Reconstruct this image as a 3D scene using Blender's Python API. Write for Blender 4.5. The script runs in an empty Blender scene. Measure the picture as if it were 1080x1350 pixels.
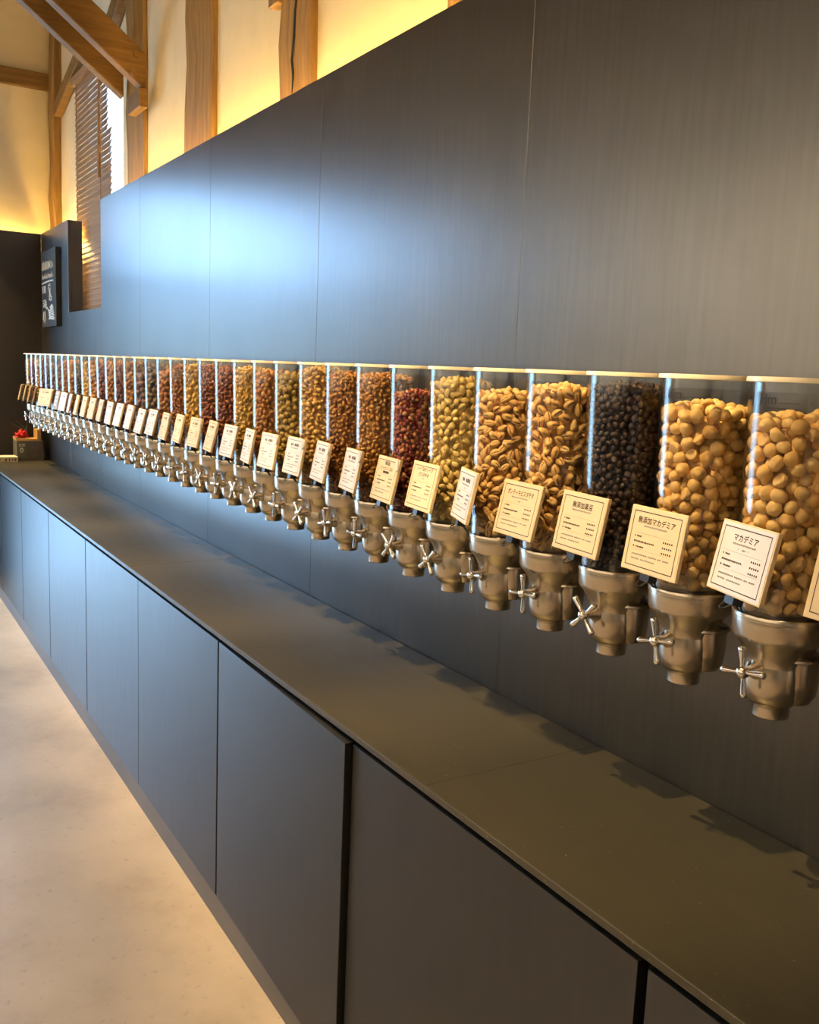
import bpy, bmesh, math, random
import numpy as np
from mathutils import Vector, Matrix

random.seed(7)
RNG = np.random.default_rng(11)
PI = math.pi
scene = bpy.context.scene
COL = scene.collection

# ------------------------------------------------------------------ camera, world, lights, exposure
CAM = Vector((0.0, -1.2487, 1.55))
_r = Vector((0.52139947, 0.85232886, 0.04096472))
_u = Vector((-0.14904805, 0.0436991, 0.98786389))
_f = Vector((-0.84019478, 0.52117742, -0.14982264))
cd = bpy.data.cameras.new('camera')
cd.sensor_fit = 'HORIZONTAL'
cd.sensor_width = 36.0
cd.lens = 1225.967 / 1080 * 36.0
cd.clip_start = 0.02
cam = bpy.data.objects.new('camera', cd)
COL.objects.link(cam)
cam.matrix_world = Matrix(((_r.x, _u.x, -_f.x, CAM.x), (_r.y, _u.y, -_f.y, CAM.y), (_r.z, _u.z, -_f.z, CAM.z), (0, 0, 0, 1)))
scene.camera = cam

world = bpy.data.worlds.new('overcast_sky')
scene.world = world
world.use_nodes = True
bgn = world.node_tree.nodes['Background']
bgn.inputs[0].default_value = (0.33, 0.60, 1.0, 1)
bgn.inputs[1].default_value = 18.0

vs = scene.view_settings
vs.view_transform = 'Standard'
vs.look = 'None'
vs.gamma = 1.0
vs.use_curve_mapping = False
vs.exposure = 0.0
scene.cycles.max_bounces = 10
scene.cycles.transparent_max_bounces = 32
scene.cycles.sample_clamp_indirect = 6.0
scene.cycles.caustics_reflective = False
scene.cycles.caustics_refractive = False
scene.cycles.use_denoising = True

SPOT_W = 270.0
for i in range(8):                                    # ceiling track spots above the row of dispensers
    ld = bpy.data.lights.new('track_spot', 'SPOT')
    ld.energy = SPOT_W
    ld.color = (1.0, 0.68, 0.31)
    ld.spot_size = math.radians(40)
    ld.spot_blend = 0.75
    ld.shadow_soft_size = 0.006
    lo = bpy.data.objects.new('track_spot', ld)
    COL.objects.link(lo)
    p = Vector((-1.18 - 0.81 * i, -0.88, 2.85))
    lo.location = p
    lo.rotation_euler = (Vector((p.x, -0.22, 1.2)) - p).to_track_quat('-Z', 'Y').to_euler()
for i in range(6):                                    # softer track spots across the aisle, facing the jars
    ld = bpy.data.lights.new('aisle_spot', 'SPOT')
    ld.energy = 52.0
    ld.color = (1.0, 0.69, 0.33)
    ld.spot_size = math.radians(48)
    ld.spot_blend = 0.9
    ld.shadow_soft_size = 0.10
    lo = bpy.data.objects.new('aisle_spot', ld)
    COL.objects.link(lo)
    p = Vector((-0.9 - 1.1 * i, -2.7, 3.1))
    lo.location = p
    lo.rotation_euler = (Vector((p.x, -0.15, 1.42)) - p).to_track_quat('-Z', 'Y').to_euler()
for i in range(4):                                    # spots added to brighten the unseen far wall that the steel reflects
    ld = bpy.data.lights.new('added_wall_light', 'SPOT')
    ld.energy = 1100.0
    ld.color = (1.0, 0.84, 0.62)
    ld.spot_size = math.radians(90)
    ld.spot_blend = 0.9
    ld.shadow_soft_size = 0.05
    lo = bpy.data.objects.new('added_wall_light', ld)
    COL.objects.link(lo)
    p = Vector((-5.4 + 2.2 * i, -3.6, 3.6))
    lo.location = p
    lo.rotation_euler = (Vector((p.x, -5.0, 1.9)) - p).to_track_quat('-Z', 'Y').to_euler()
for i in range(4):                                    # downlights over the aisle
    ld = bpy.data.lights.new('downlight', 'SPOT')
    ld.energy = 210.0
    ld.color = (1.0, 0.78, 0.52)
    ld.spot_size = math.radians(95)
    ld.spot_blend = 0.8
    ld.shadow_soft_size = 0.05
    lo = bpy.data.objects.new('downlight', ld)
    COL.objects.link(lo)
    lo.location = (-6.0 + 2.2 * i, -2.0, 3.9)
for (nm, loc, sx, sy, rot) in (('entrance_portal', (-7.16, -1.875, 1.45), 2.9, 2.05, (0, PI / 2 * -1, 0)),
                               ('window_portal', (-5.85, 0.34, 2.55), 1.05, 1.45, (-PI / 2, 0, 0))):
    ld = bpy.data.lights.new(nm, 'AREA')
    ld.shape = 'RECTANGLE'
    ld.size, ld.size_y = sx, sy
    ld.cycles.is_portal = True
    lo = bpy.data.objects.new(nm, ld)
    COL.objects.link(lo)
    lo.location = loc
    lo.rotation_euler = rot

# ------------------------------------------------------------------ materials
MATS = {}


def nodes_of(name):
    m = bpy.data.materials.new(name)
    m.use_nodes = True
    nt = m.node_tree
    b = nt.nodes['Principled BSDF']
    MATS[name] = m
    return m, nt, b


def texco(nt, scale=(1, 1, 1), kind='Object'):
    tc = nt.nodes.new('ShaderNodeTexCoord')
    mp = nt.nodes.new('ShaderNodeMapping')
    mp.inputs['Scale'].default_value = scale
    nt.links.new(tc.outputs[kind], mp.inputs['Vector'])
    return mp.outputs['Vector']


def noise(nt, vec, scale, detail=4, rough=0.55):
    n = nt.nodes.new('ShaderNodeTexNoise')
    n.inputs['Scale'].default_value = scale
    n.inputs['Detail'].default_value = detail
    n.inputs['Roughness'].default_value = rough
    nt.links.new(vec, n.inputs['Vector'])
    return n.outputs['Fac']


def ramp(nt, fac, stops):
    r = nt.nodes.new('ShaderNodeValToRGB')
    e = r.color_ramp.elements
    while len(e) < len(stops):
        e.new(0.5)
    for k, (p, c) in enumerate(stops):
        e[k].position = p
        e[k].color = (c[0], c[1], c[2], 1) if not isinstance(c, (int, float)) else (c, c, c, 1)
    nt.links.new(fac, r.inputs['Fac'])
    return r.outputs['Color']


def bump(nt, b, h, strength, dist=0.01):
    bp = nt.nodes.new('ShaderNodeBump')
    bp.inputs['Strength'].default_value = strength
    bp.inputs['Distance'].default_value = dist
    nt.links.new(h, bp.inputs['Height'])
    nt.links.new(bp.outputs['Normal'], b.inputs['Normal'])


def plain(name, col, rough=0.5, metal=0.0, var=0.12, scale=30.0, spec=0.5):
    m, nt, b = nodes_of(name)
    v = texco(nt)
    f = noise(nt, v, scale)
    lo = tuple(max(0, c * (1 - var)) for c in col)
    hi = tuple(min(1, c * (1 + var)) for c in col)
    nt.links.new(ramp(nt, f, [(0.3, lo), (0.7, hi)]), b.inputs['Base Color'])
    b.inputs['Roughness'].default_value = rough
    b.inputs['Metallic'].default_value = metal
    b.inputs['Specular IOR Level'].default_value = spec
    return m


def steel(name, base, r0, r1, stretch, metal, bmp=0.02, aniso=0.0, tang=(0, 0, 1)):
    m, nt, b = nodes_of(name)
    v = texco(nt, stretch)
    f = noise(nt, v, 6.0, 6, 0.6)
    v2 = texco(nt, (1, 1, 1))
    g = noise(nt, v2, 2.2, 5, 0.6)
    mx = nt.nodes.new('ShaderNodeMath')
    mx.operation = 'MULTIPLY'
    nt.links.new(f, mx.inputs[0])
    nt.links.new(g, mx.inputs[1])
    nt.links.new(ramp(nt, mx.outputs[0], [(0.12, tuple(c * 0.88 for c in base)), (0.42, tuple(min(1, c * 1.14) for c in base))]), b.inputs['Base Color'])
    rr = nt.nodes.new('ShaderNodeMapRange')
    rr.inputs['To Min'].default_value = r0
    rr.inputs['To Max'].default_value = r1
    nt.links.new(f, rr.inputs['Value'])
    nt.links.new(rr.outputs['Result'], b.inputs['Roughness'])
    b.inputs['Metallic'].default_value = metal
    if aniso:
        cx_ = nt.nodes.new('ShaderNodeCombineXYZ')
        for q in range(3):
            cx_.inputs[q].default_value = tang[q]
        b.inputs['Anisotropic'].default_value = aniso
        nt.links.new(cx_.outputs[0], b.inputs['Tangent'])
    bump(nt, b, f, bmp, 0.004)
    return m


steel('wall_steel', (0.118, 0.114, 0.107), 0.27, 0.40, (14, 14, 0.7), 0.96, aniso=0.5, tang=(1, 0, 0))
steel('counter_steel', (0.050, 0.044, 0.026), 0.34, 0.46, (1.5, 6, 3), 0.4)
_nt = MATS['counter_steel'].node_tree            # pale dust specks and faint scuffs on the worktop
_b = _nt.nodes['Principled BSDF']
_old = _b.inputs['Base Color'].links[0].from_socket
_sp = ramp(_nt, noise(_nt, texco(_nt), 210.0, 2, 0.5), [(0.725, 0.0), (0.76, 1.0)])
_pt = ramp(_nt, noise(_nt, texco(_nt), 1.7, 4, 0.6), [(0.42, 0.0), (0.62, 0.9)])
_mm = _nt.nodes.new('ShaderNodeMath')
_mm.operation = 'MULTIPLY'
_nt.links.new(_sp, _mm.inputs[0])
_nt.links.new(_pt, _mm.inputs[1])
_mx = _nt.nodes.new('ShaderNodeMix')
_mx.data_type = 'RGBA'
_nt.links.new(_mm.outputs[0], _mx.inputs[0])
_nt.links.new(_old, _mx.inputs[6])
_mx.inputs[7].default_value = (0.42, 0.38, 0.28, 1)
_nt.links.new(_mx.outputs[2], _b.inputs['Base Color'])
steel('door_steel', (0.055, 0.053, 0.05), 0.38, 0.50, (8, 8, 0.9), 0.9, aniso=0.8)
steel('plinth_steel', (0.12, 0.118, 0.118), 0.36, 0.46, (8, 8, 0.9), 0.7)
plain('dark_gap', (0.006, 0.006, 0.006), 0.9)
plain('plaster', (0.66, 0.53, 0.335), 0.9, var=0.06, scale=5, spec=0.1)
plain('white_plaster', (0.78, 0.74, 0.66), 0.9, var=0.04, scale=5, spec=0.1)

m, nt, b = nodes_of('concrete')
v = texco(nt)
f1 = noise(nt, v, 1.6, 8, 0.62)
f2 = noise(nt, v, 38.0, 4, 0.7)
c1 = ramp(nt, f1, [(0.30, (0.31, 0.24, 0.16)), (0.5, (0.44, 0.35, 0.24)), (0.70, (0.53, 0.43, 0.31))])
c2 = ramp(nt, f2, [(0.24, (0.55, 0.50, 0.44)), (0.40, (1, 1, 1))])
mx = nt.nodes.new('ShaderNodeMix')
mx.data_type = 'RGBA'
mx.blend_type = 'MULTIPLY'
mx.inputs[0].default_value = 0.75
nt.links.new(c1, mx.inputs[6])
nt.links.new(c2, mx.inputs[7])
nt.links.new(mx.outputs[2], b.inputs['Base Color'])
b.inputs['Roughness'].default_value = 0.45
bump(nt, b, f2, 0.12, 0.003)


def wood(name, dark, light, rough=0.6, axis=2, k=1.0):
    m, nt, b = nodes_of(name)
    st = [22 * k, 22 * k, 22 * k]
    st[axis] = 1.4 * k
    v = texco(nt, st)
    f = noise(nt, v, 2.0, 7, 0.65)
    nt.links.new(ramp(nt, f, [(0.25, dark), (0.75, light)]), b.inputs['Base Color'])
    b.inputs['Roughness'].default_value = rough
    b.inputs['Specular IOR Level'].default_value = 0.2
    bump(nt, b, f, 0.25, 0.006)
    return m


wood('old_timber', (0.12, 0.06, 0.02), (0.32, 0.175, 0.04))
wood('beam_timber', (0.10, 0.05, 0.012), (0.22, 0.115, 0.03), axis=1)
wood('blind_wood', (0.22, 0.115, 0.055), (0.36, 0.20, 0.10), 0.45, axis=0)
wood('card_wood', (0.54, 0.41, 0.24), (0.66, 0.52, 0.33), 0.6, axis=0, k=4)
wood('tray_wood', (0.50, 0.28, 0.09), (0.66, 0.40, 0.15), 0.5, axis=0, k=3)

m, nt, b = nodes_of('cove_glow')
em = nt.nodes.new('ShaderNodeEmission')
em.inputs['Color'].default_value = (1.0, 0.66, 0.20, 1)
em.inputs['Strength'].default_value = 150.0
nt.links.new(em.outputs[0], nt.nodes['Material Output'].inputs['Surface'])
COVE = em

m, nt, b = nodes_of('clear_acrylic')
lw = nt.nodes.new('ShaderNodeLayerWeight')
lw.inputs['Blend'].default_value = 0.5
pw = nt.nodes.new('ShaderNodeMath')
pw.operation = 'POWER'
pw.inputs[1].default_value = 3.1
nt.links.new(lw.outputs['Facing'], pw.inputs[0])
fr = nt.nodes.new('ShaderNodeMapRange')
fr.inputs['To Min'].default_value = 0.045
fr.inputs['To Max'].default_value = 0.95
nt.links.new(pw.outputs[0], fr.inputs['Value'])
tr = nt.nodes.new('ShaderNodeBsdfTransparent')
tr.inputs['Color'].default_value = (0.97, 0.975, 0.97, 1)
gl = nt.nodes.new('ShaderNodeBsdfGlossy')
gl.inputs['Roughness'].default_value = 0.06
mxs = nt.nodes.new('ShaderNodeMixShader')
nt.links.new(fr.outputs[0], mxs.inputs[0])
nt.links.new(tr.outputs[0], mxs.inputs[1])
nt.links.new(gl.outputs[0], mxs.inputs[2])
nt.links.new(mxs.outputs[0], nt.nodes['Material Output'].inputs['Surface'])

plain('cast_metal', (0.60, 0.52, 0.41), 0.24, 0.92, 0.06, 18)
plain('chrome', (0.80, 0.76, 0.70), 0.12, 1.0, 0.03)
plain('lid_plastic', (0.75, 0.68, 0.52), 0.3, 0.0, 0.05)
plain('black_metal', (0.02, 0.02, 0.02), 0.35, 0.4)
plain('paper_white', (0.52, 0.53, 0.59), 0.7, var=0.02, spec=0.2)
plain('paper_cream', (0.52, 0.44, 0.315), 0.7, var=0.02, spec=0.2)
plain('paper_grey', (0.22, 0.22, 0.22), 0.7, var=0.05, spec=0.2)
plain('ink', (0.045, 0.028, 0.02), 0.8, var=0.05)
plain('ink_grey', (0.20, 0.19, 0.19), 0.8, var=0.05)
plain('ink_mark', (0.004, 0.004, 0.004), 0.6, var=0.05)
plain('window_frame', (0.33, 0.29, 0.25), 0.5)
plain('pane_glass', (0.9, 0.9, 0.9), 0.1)
plain('chalkboard', (0.025, 0.023, 0.018), 0.75)
plain('chalk', (0.75, 0.72, 0.62), 0.9)
plain('kraft_dark', (0.10, 0.075, 0.055), 0.7)
plain('kraft_olive', (0.11, 0.10, 0.06), 0.7)
plain('label_white', (0.62, 0.60, 0.52), 0.7)
plain('book_cream', (0.70, 0.60, 0.40), 0.7)
plain('red_petal', (0.62, 0.012, 0.015), 0.55, var=0.3)
plain('green_leaf', (0.04, 0.06, 0.03), 0.6, var=0.3)
plain('ground_pale', (0.86, 0.85, 0.83), 0.9)
plain('end_wall_shaded', (0.022, 0.017, 0.012), 0.55)  # end panel darker and matte, its shade put into the base colour
plain('reflected_grey', (0.46, 0.44, 0.38), 0.9)
plain('reflected_dark', (0.03, 0.028, 0.025), 0.6)


def nutmat(name, cols, rough=0.5, bumpy=0.25, scale=70.0, spec=0.4):
    """colour differs from piece to piece through the mesh attribute / object random, grain by noise"""
    m, nt, b = nodes_of(name)
    at = nt.nodes.new('ShaderNodeAttribute')
    at.attribute_name = 'piece'
    oi = nt.nodes.new('ShaderNodeObjectInfo')
    ad = nt.nodes.new('ShaderNodeMath')
    ad.operation = 'ADD'
    nt.links.new(at.outputs['Fac'], ad.inputs[0])
    nt.links.new(oi.outputs['Random'], ad.inputs[1])
    fr_ = nt.nodes.new('ShaderNodeMath')
    fr_.operation = 'FRACT'
    nt.links.new(ad.outputs[0], fr_.inputs[0])
    st = [(i / max(1, len(cols) - 1), c) for i, c in enumerate(cols)]
    cr = ramp(nt, fr_.outputs[0], st)
    v = texco(nt)
    f = noise(nt, v, scale, 3, 0.6)
    sh = ramp(nt, f, [(0.25, (0.72, 0.70, 0.66)), (0.7, (1.0, 1.0, 1.0))])
    mx = nt.nodes.new('ShaderNodeMix')
    mx.data_type = 'RGBA'
    mx.blend_type = 'MULTIPLY'
    mx.inputs[0].default_value = 0.8
    nt.links.new(cr, mx.inputs[6])
    nt.links.new(sh, mx.inputs[7])
    nt.links.new(mx.outputs[2], b.inputs['Base Color'])
    b.inputs['Roughness'].default_value = rough
    b.inputs['Specular IOR Level'].default_value = spec
    bump(nt, b, f, bumpy, 0.002)
    return m


nutmat('n_macadamia', [(0.80, 0.50, 0.165), (0.86, 0.58, 0.23), (0.76, 0.45, 0.135)], 0.5)
nutmat('n_pistachio', [(0.80, 0.48, 0.165), (0.87, 0.58, 0.24), (0.70, 0.39, 0.13)], 0.5)
nutmat('n_pistachio_green', [(0.80, 0.58, 0.20), (0.82, 0.64, 0.26), (0.70, 0.50, 0.16)], 0.5)
nutmat('n_kernel', [(0.14, 0.10, 0.025), (0.10, 0.045, 0.02)], 0.6)
nutmat('n_blackbean', [(0.020, 0.010, 0.009), (0.040, 0.018, 0.014), (0.011, 0.006, 0.006), (0.085, 0.045, 0.025)], 0.30, spec=0.45)
nutmat('n_redmix', [(0.22, 0.03, 0.022), (0.36, 0.075, 0.04), (0.62, 0.30, 0.12), (0.14, 0.022, 0.018), (0.30, 0.05, 0.04)], 0.25)
nutmat('n_caramel', [(0.62, 0.32, 0.075), (0.50, 0.22, 0.05), (0.72, 0.42, 0.13), (0.34, 0.12, 0.03)], 0.32)
nutmat('n_brownmix', [(0.46, 0.20, 0.05), (0.60, 0.32, 0.085), (0.26, 0.09, 0.03), (0.56, 0.28, 0.08)], 0.35)
nutmat('n_cashew', [(0.66, 0.42, 0.13), (0.60, 0.36, 0.10), (0.72, 0.48, 0.18)], 0.5)
nutmat('n_olive', [(0.48, 0.34, 0.085), (0.40, 0.26, 0.06), (0.52, 0.36, 0.10)], 0.5)
nutmat('n_orange', [(0.56, 0.26, 0.06), (0.46, 0.18, 0.045), (0.64, 0.34, 0.10)], 0.45)
nutmat('n_darkred', [(0.22, 0.055, 0.028), (0.34, 0.10, 0.04), (0.15, 0.035, 0.02), (0.44, 0.17, 0.07)], 0.35)
nutmat('n_almond', [(0.42, 0.17, 0.055), (0.52, 0.24, 0.08), (0.34, 0.12, 0.04)], 0.5)
nutmat('n_yellow', [(0.72, 0.46, 0.10), (0.80, 0.56, 0.17), (0.64, 0.36, 0.07)], 0.45)
nutmat('n_darkmix', [(0.10, 0.075, 0.055), (0.26, 0.15, 0.06), (0.06, 0.05, 0.05), (0.50, 0.30, 0.12)], 0.4)
nutmat('n_grape', [(0.20, 0.10, 0.10), (0.30, 0.17, 0.14), (0.14, 0.08, 0.085)], 0.45)

# ------------------------------------------------------------------ mesh helpers


class MB:
    def __init__(s):
        s.v = []
        s.f = []

    def add(s, vs_, fs_):
        o = len(s.v)
        s.v += [tuple(q) for q in vs_]
        s.f += [tuple(i + o for i in q) for q in fs_]
        return s

    def box(s, x0, x1, y0, y1, z0, z1):
        return s.add([(x0, y0, z0), (x1, y0, z0), (x1, y1, z0), (x0, y1, z0), (x0, y0, z1), (x1, y0, z1), (x1, y1, z1), (x0, y1, z1)],
                     [(0, 3, 2, 1), (4, 5, 6, 7), (0, 1, 5, 4), (1, 2, 6, 5), (2, 3, 7, 6), (3, 0, 4, 7)])

    def lathe(s, prof, n=40, cx=0, cy=0, closed=False):
        """prof: list of (r, z), revolved round the vertical; r = 0 closes an end"""
        o = len(s.v)
        rings = []
        for (r, z) in prof:
            if r <= 1e-6:
                rings.append([len(s.v)])
                s.v.append((cx, cy, z))
            else:
                rings.append(list(range(len(s.v), len(s.v) + n)))
                s.v += [(cx + r * math.cos(2 * PI * i / n), cy + r * math.sin(2 * PI * i / n), z) for i in range(n)]
        pr = list(zip(rings[:-1], rings[1:]))
        if closed:
            pr.append((rings[-1], rings[0]))
        for a, b_ in pr:
            for i in range(n):
                j = (i + 1) % n
                if len(a) == 1 and len(b_) == 1:
                    continue
                if len(a) == 1:
                    s.f.append((a[0], b_[j], b_[i]))
                elif len(b_) == 1:
                    s.f.append((a[i], a[j], b_[0]))
                else:
                    s.f.append((a[i], a[j], b_[j], b_[i]))
        return s

    def tube(s, pts, rad, n=8, cap=True):
        """round bar along points, rad scalar or list"""
        pts = [Vector(p) for p in pts]
        rads = rad if isinstance(rad, (list, tuple)) else [rad] * len(pts)
        rings = []
        ref = None
        for i, p in enumerate(pts):
            d = (pts[min(i + 1, len(pts) - 1)] - pts[max(i - 1, 0)]).normalized()
            if ref is None:
                ref = Vector((0, 0, 1)) if abs(d.z) < 0.9 else Vector((1, 0, 0))
            a = d.cross(ref).normalized()
            c = d.cross(a).normalized()
            ref = -c if False else ref
            rings.append(list(range(len(s.v), len(s.v) + n)))
            s.v += [tuple(p + (a * math.cos(2 * PI * k / n) + c * math.sin(2 * PI * k / n)) * rads[i]) for k in range(n)]
        for a, b_ in zip(rings[:-1], rings[1:]):
            for i in range(n):
                j = (i + 1) % n
                s.f.append((a[i], b_[i], b_[j], a[j]))
        if cap:
            s.f.append(tuple(rings[0]))
            s.f.append(tuple(reversed(rings[-1])))
        return s

    def mesh(s, name):
        me = bpy.data.meshes.new(name)
        me.from_pydata(s.v, [], s.f)
        bm = bmesh.new()
        bm.from_mesh(me)
        bmesh.ops.recalc_face_normals(bm, faces=bm.faces)
        bm.to_mesh(me)
        bm.free()
        me.update()
        return me

    def build(s, name, mat, parent=None, smooth=None, bevel=0.0, seg=2):
        me = s.mesh(name)
        if bevel:
            bm = bmesh.new()
            bm.from_mesh(me)
            bmesh.ops.bevel(bm, geom=list(bm.edges), offset=bevel, segments=seg, affect='EDGES', profile=0.5)
            bm.to_mesh(me)
            bm.free()
        me.materials.append(MATS[mat])
        if smooth is not None:
            me.shade_smooth()
            if smooth < 179:
                me.set_sharp_from_angle(angle=math.radians(smooth))
        return link(name, me, parent)


def link(name, data, parent=None):
    o = bpy.data.objects.new(name, data)
    COL.objects.link(o)
    if parent is not None:
        o.parent = parent
    return o


def empty(name, loc=(0, 0, 0), parent=None):
    o = link(name, None, parent)
    o.empty_display_size = 0.05
    o.location = loc
    return o


def tag(o, label=None, cat=None, group=None, kind=None):
    if label:
        o['label'] = label
    if cat:
        o['category'] = cat
    if group:
        o['group'] = group
    if kind:
        o['kind'] = kind
    return o


def struct(o, label=None):
    o['kind'] = 'structure'
    if label:
        o['label'] = label
    return o


def copy_tree(o, parent=None):
    c = o.copy()
    COL.objects.link(c)
    c.parent = parent
    for ch in list(o.children):
        copy_tree(ch, c)
    return c


ORD = ['first', 'second', 'third', 'fourth', 'fifth', 'sixth', 'seventh', 'eighth', 'ninth', 'tenth', 'eleventh', 'twelfth', 'thirteenth',
       'fourteenth', 'fifteenth', 'sixteenth', 'seventeenth', 'eighteenth', 'nineteenth', 'twentieth', 'twenty-first', 'twenty-second',
       'twenty-third', 'twenty-fourth', 'twenty-fifth', 'twenty-sixth', 'twenty-seventh', 'twenty-eighth', 'twenty-ninth', 'thirtieth',
       'thirty-first', 'thirty-second', 'thirty-third', 'thirty-fourth', 'thirty-fifth', 'thirty-sixth']

# ------------------------------------------------------------------ the room
XE = -6.95            # dark end wall
ZT = 2.385            # top of the steel lining
PY = 0.14             # plaster face behind the lining
ZC = 0.838            # counter top
YF = -0.405           # counter front
ROOM_R, ROOM_Y, ROOM_Z = 4.5, -5.0, 4.5

struct(MB().box(-7.3, ROOM_R, ROOM_Y, 0.3, -0.1, 0.0).build('floor', 'concrete'), 'tan worn concrete floor along the cabinets')
struct(MB().box(-7.3, ROOM_R, ROOM_Y, 0.3, ROOM_Z, ROOM_Z + 0.1).build('ceiling', 'old_timber'))
struct(MB().box(-7.3, ROOM_R, ROOM_Y - 0.1, ROOM_Y, 0, ROOM_Z).build('wall_front', 'white_plaster'))
struct(MB().box(ROOM_R, ROOM_R + 0.1, ROOM_Y, 0.3, 0, ROOM_Z).build('wall_right', 'white_plaster'))
struct(MB().box(-60, -7.3, -40, 40, -0.3, -0.15).build('ground_outside', 'ground_pale'), 'pale ground outside the entrance')

struct(MB().box(-13.4, -13.2, -12, 8, -0.15, 2.5).build('wall_added_outside', 'reflected_grey'), 'unseen grey screen added outside the entrance to dim its reflection')  # added out of view to grey the middle of the reflected daylight
struct(MB().box(-7.0, ROOM_R, ROOM_Y + 0.002, ROOM_Y + 0.03, 0, 1.2).build('trim_added_dark', 'reflected_dark'), 'unseen dark band added low on the far wall for its reflection')  # dark band added on the unseen wall to darken what the cabinets reflect
# plaster back wall with the window opening (x -6.36..-5.33, z 1.83..3.26)
WX0, WX1, WZ0, WZ1 = -6.36, -5.33, 1.82, 3.27
w = MB()
w.box(-7.3, WX0, PY, 0.28, 0, ROOM_Z)
w.box(WX1, ROOM_R, PY, 0.28, 0, ROOM_Z)
w.box(WX0, WX1, PY, 0.28, 0, WZ0)
w.box(WX0, WX1, PY, 0.28, WZ1, ROOM_Z)
struct(w.build('wall_plaster', 'plaster'), 'cream plaster wall between old posts above the dark lining')
# plaster end wall with the entrance opening (y -2.3..-0.55)
EY0, EY1, EZ1 = -2.9, -0.85, 2.9
w = MB()
w.box(-7.25, -7.09, EY1, PY, 0, ROOM_Z)
w.box(-7.25, -7.09, ROOM_Y, EY0, 0, ROOM_Z)
w.box(-7.25, -7.09, EY0, EY1, EZ1, ROOM_Z)
struct(w.build('wall_end_plaster', 'plaster'), 'cream plaster end wall above the dark end panel')
d = struct(MB().box(-7.2, -7.13, EY0, EY0 + 0.06, 0, EZ1).box(-7.2, -7.13, EY1 - 0.06, EY1, 0, EZ1).box(-7.2, -7.13, EY0 + 0.06, EY1 - 0.06, EZ1 - 0.06, EZ1)
           .box(-7.2, -7.13, EY0 + 0.06, EY1 - 0.06, 2.1, 2.16).build('door_1', 'black_metal'), 'tall glazed entrance in the end wall')

# steel lining: panels as pieces
wall = struct(empty('wall_back', (0, 0, 0)), 'tall dark steel-clad wall behind the dispensers')
TH = 0.02
seams = [-5.262, -4.51, -3.54, -2.59, -1.609, -0.64, 0.33, 1.30, 2.27, 3.24, ROOM_R]
for x0, x1 in zip(seams[:-1], seams[1:]):
    MB().box(x0, x1, 0, TH, 0, ZT).build('panel', 'wall_steel', wall, bevel=0.0016)
MB().box(-6.09, -5.40, 0, TH, 0, 1.82).build('panel', 'wall_steel', wall, bevel=0.0016)
MB().box(-5.40, -5.262, 0, TH, 0, 1.82).build('panel', 'wall_steel', wall, bevel=0.0016)
MB().box(XE, -6.09, 0, TH, 0, 2.372).build('panel', 'wall_steel', wall, bevel=0.0016)
MB().box(-6.098, -6.09, TH, 0.085, 1.82, 2.372).build('reveal', 'wall_steel', wall)
MB().box(-5.262, -5.254, TH, 0.085, 1.82, ZT).build('reveal', 'wall_steel', wall)
MB().box(-6.09, -5.262, TH, 0.12, 1.808, 1.82).build('window_ledge', 'wall_steel', wall)
struct(MB().box(XE - 0.02, XE, EY1, 0.0, 0, 2.372).build('wall_left', 'end_wall_shaded', bevel=0.0016), 'dark end wall panel at the far end of the counter')

# cove light strips behind the lining
for nm, (a, b_, c, d_, e, g), lab in (
        ('cove_strip', (-5.2, ROOM_R - 0.2, 0.035, 0.055, 2.27, 2.28), 'warm light strip hidden behind the long steel wall'),
        ('cove_strip', (-6.85, -6.15, 0.035, 0.055, 2.27, 2.28), 'warm light strip hidden behind the wall stub by the window'),
        ('cove_strip', (-7.05, -7.03, -0.5, 0.0, 2.27, 2.28), 'warm light strip hidden behind the dark end wall')):
    tag(MB().box(a, b_, c, d_, e, g).build(nm, 'cove_glow'), lab, 'light strip', 'cove light strips')

# ------------------------------------------------------------------ timber frame


def post(name, x0, x1, y0, y1, z0, z1, lab, wob=0.012, lean=(0, 0), mat='old_timber', n=14):
    m_ = MB()
    rnd = random.Random(name + lab)
    ring = []
    for i in range(n + 1):
        t = i / n
        z = z0 + (z1 - z0) * t
        ox, oy = lean[0] * t, lean[1] * t
        j = [rnd.uniform(-wob, wob) * 0.6 for _ in range(4)]
        c = 0.012
        p = [(x0 + c, y0), (x1 - c, y0), (x1, y0 + c), (x1, y1), (x0, y1), (x0, y0 + c)]
        k = len(m_.v)
        m_.v += [(x + ox + (j[0] if x < (x0 + x1) / 2 else j[1]), y + oy + (j[2] if y < (y0 + y1) / 2 else 0), z) for x, y in p]
        ring.append(list(range(k, k + 6)))
    for a, b2 in zip(ring[:-1], ring[1:]):
        for i in range(6):
            q = (i + 1) % 6
            m_.f.append((a[i], a[q], b2[q], b2[i]))
    m_.f.append(tuple(ring[0]))
    m_.f.append(tuple(ring[-1]))
    o = m_.build(name, mat, smooth=40)
    return tag(o, lab, 'post', 'old wall posts')


post('timber_post', -5.20, -4.865, 0.118, 0.15, 1.9, ROOM_Z, 'thick brown timber post right of the shuttered window, carrying the sloping beam')
post('timber_post', -4.225, -3.865, 0.118, 0.15, 1.9, ROOM_Z, 'second brown timber post from the window, rising above the blue-lit wall', 0.008)
p3 = post('timber_post', -3.195, -2.925, 0.118, 0.15, 1.9, ROOM_Z, 'cracked brown timber post with a notch block near its top', 0.012)
MB().tube([(x_ - 0.05, 0.1165, z_) for x_, z_ in ((-3.02, 2.45), (-3.012, 2.52), (-3.022, 2.57), (-3.0, 2.64), (-3.005, 2.72), (-2.99, 2.8), (-2.99, 3.0))], [0.001, 0.004, 0.006, 0.009, 0.005, 0.003, 0.002], 6).build('crack', 'dark_gap', p3)
MB().box(-3.25, -3.17, 0.10, 0.15, 2.78, 2.97).build('notch_block', 'old_timber', p3, bevel=0.004)
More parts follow.
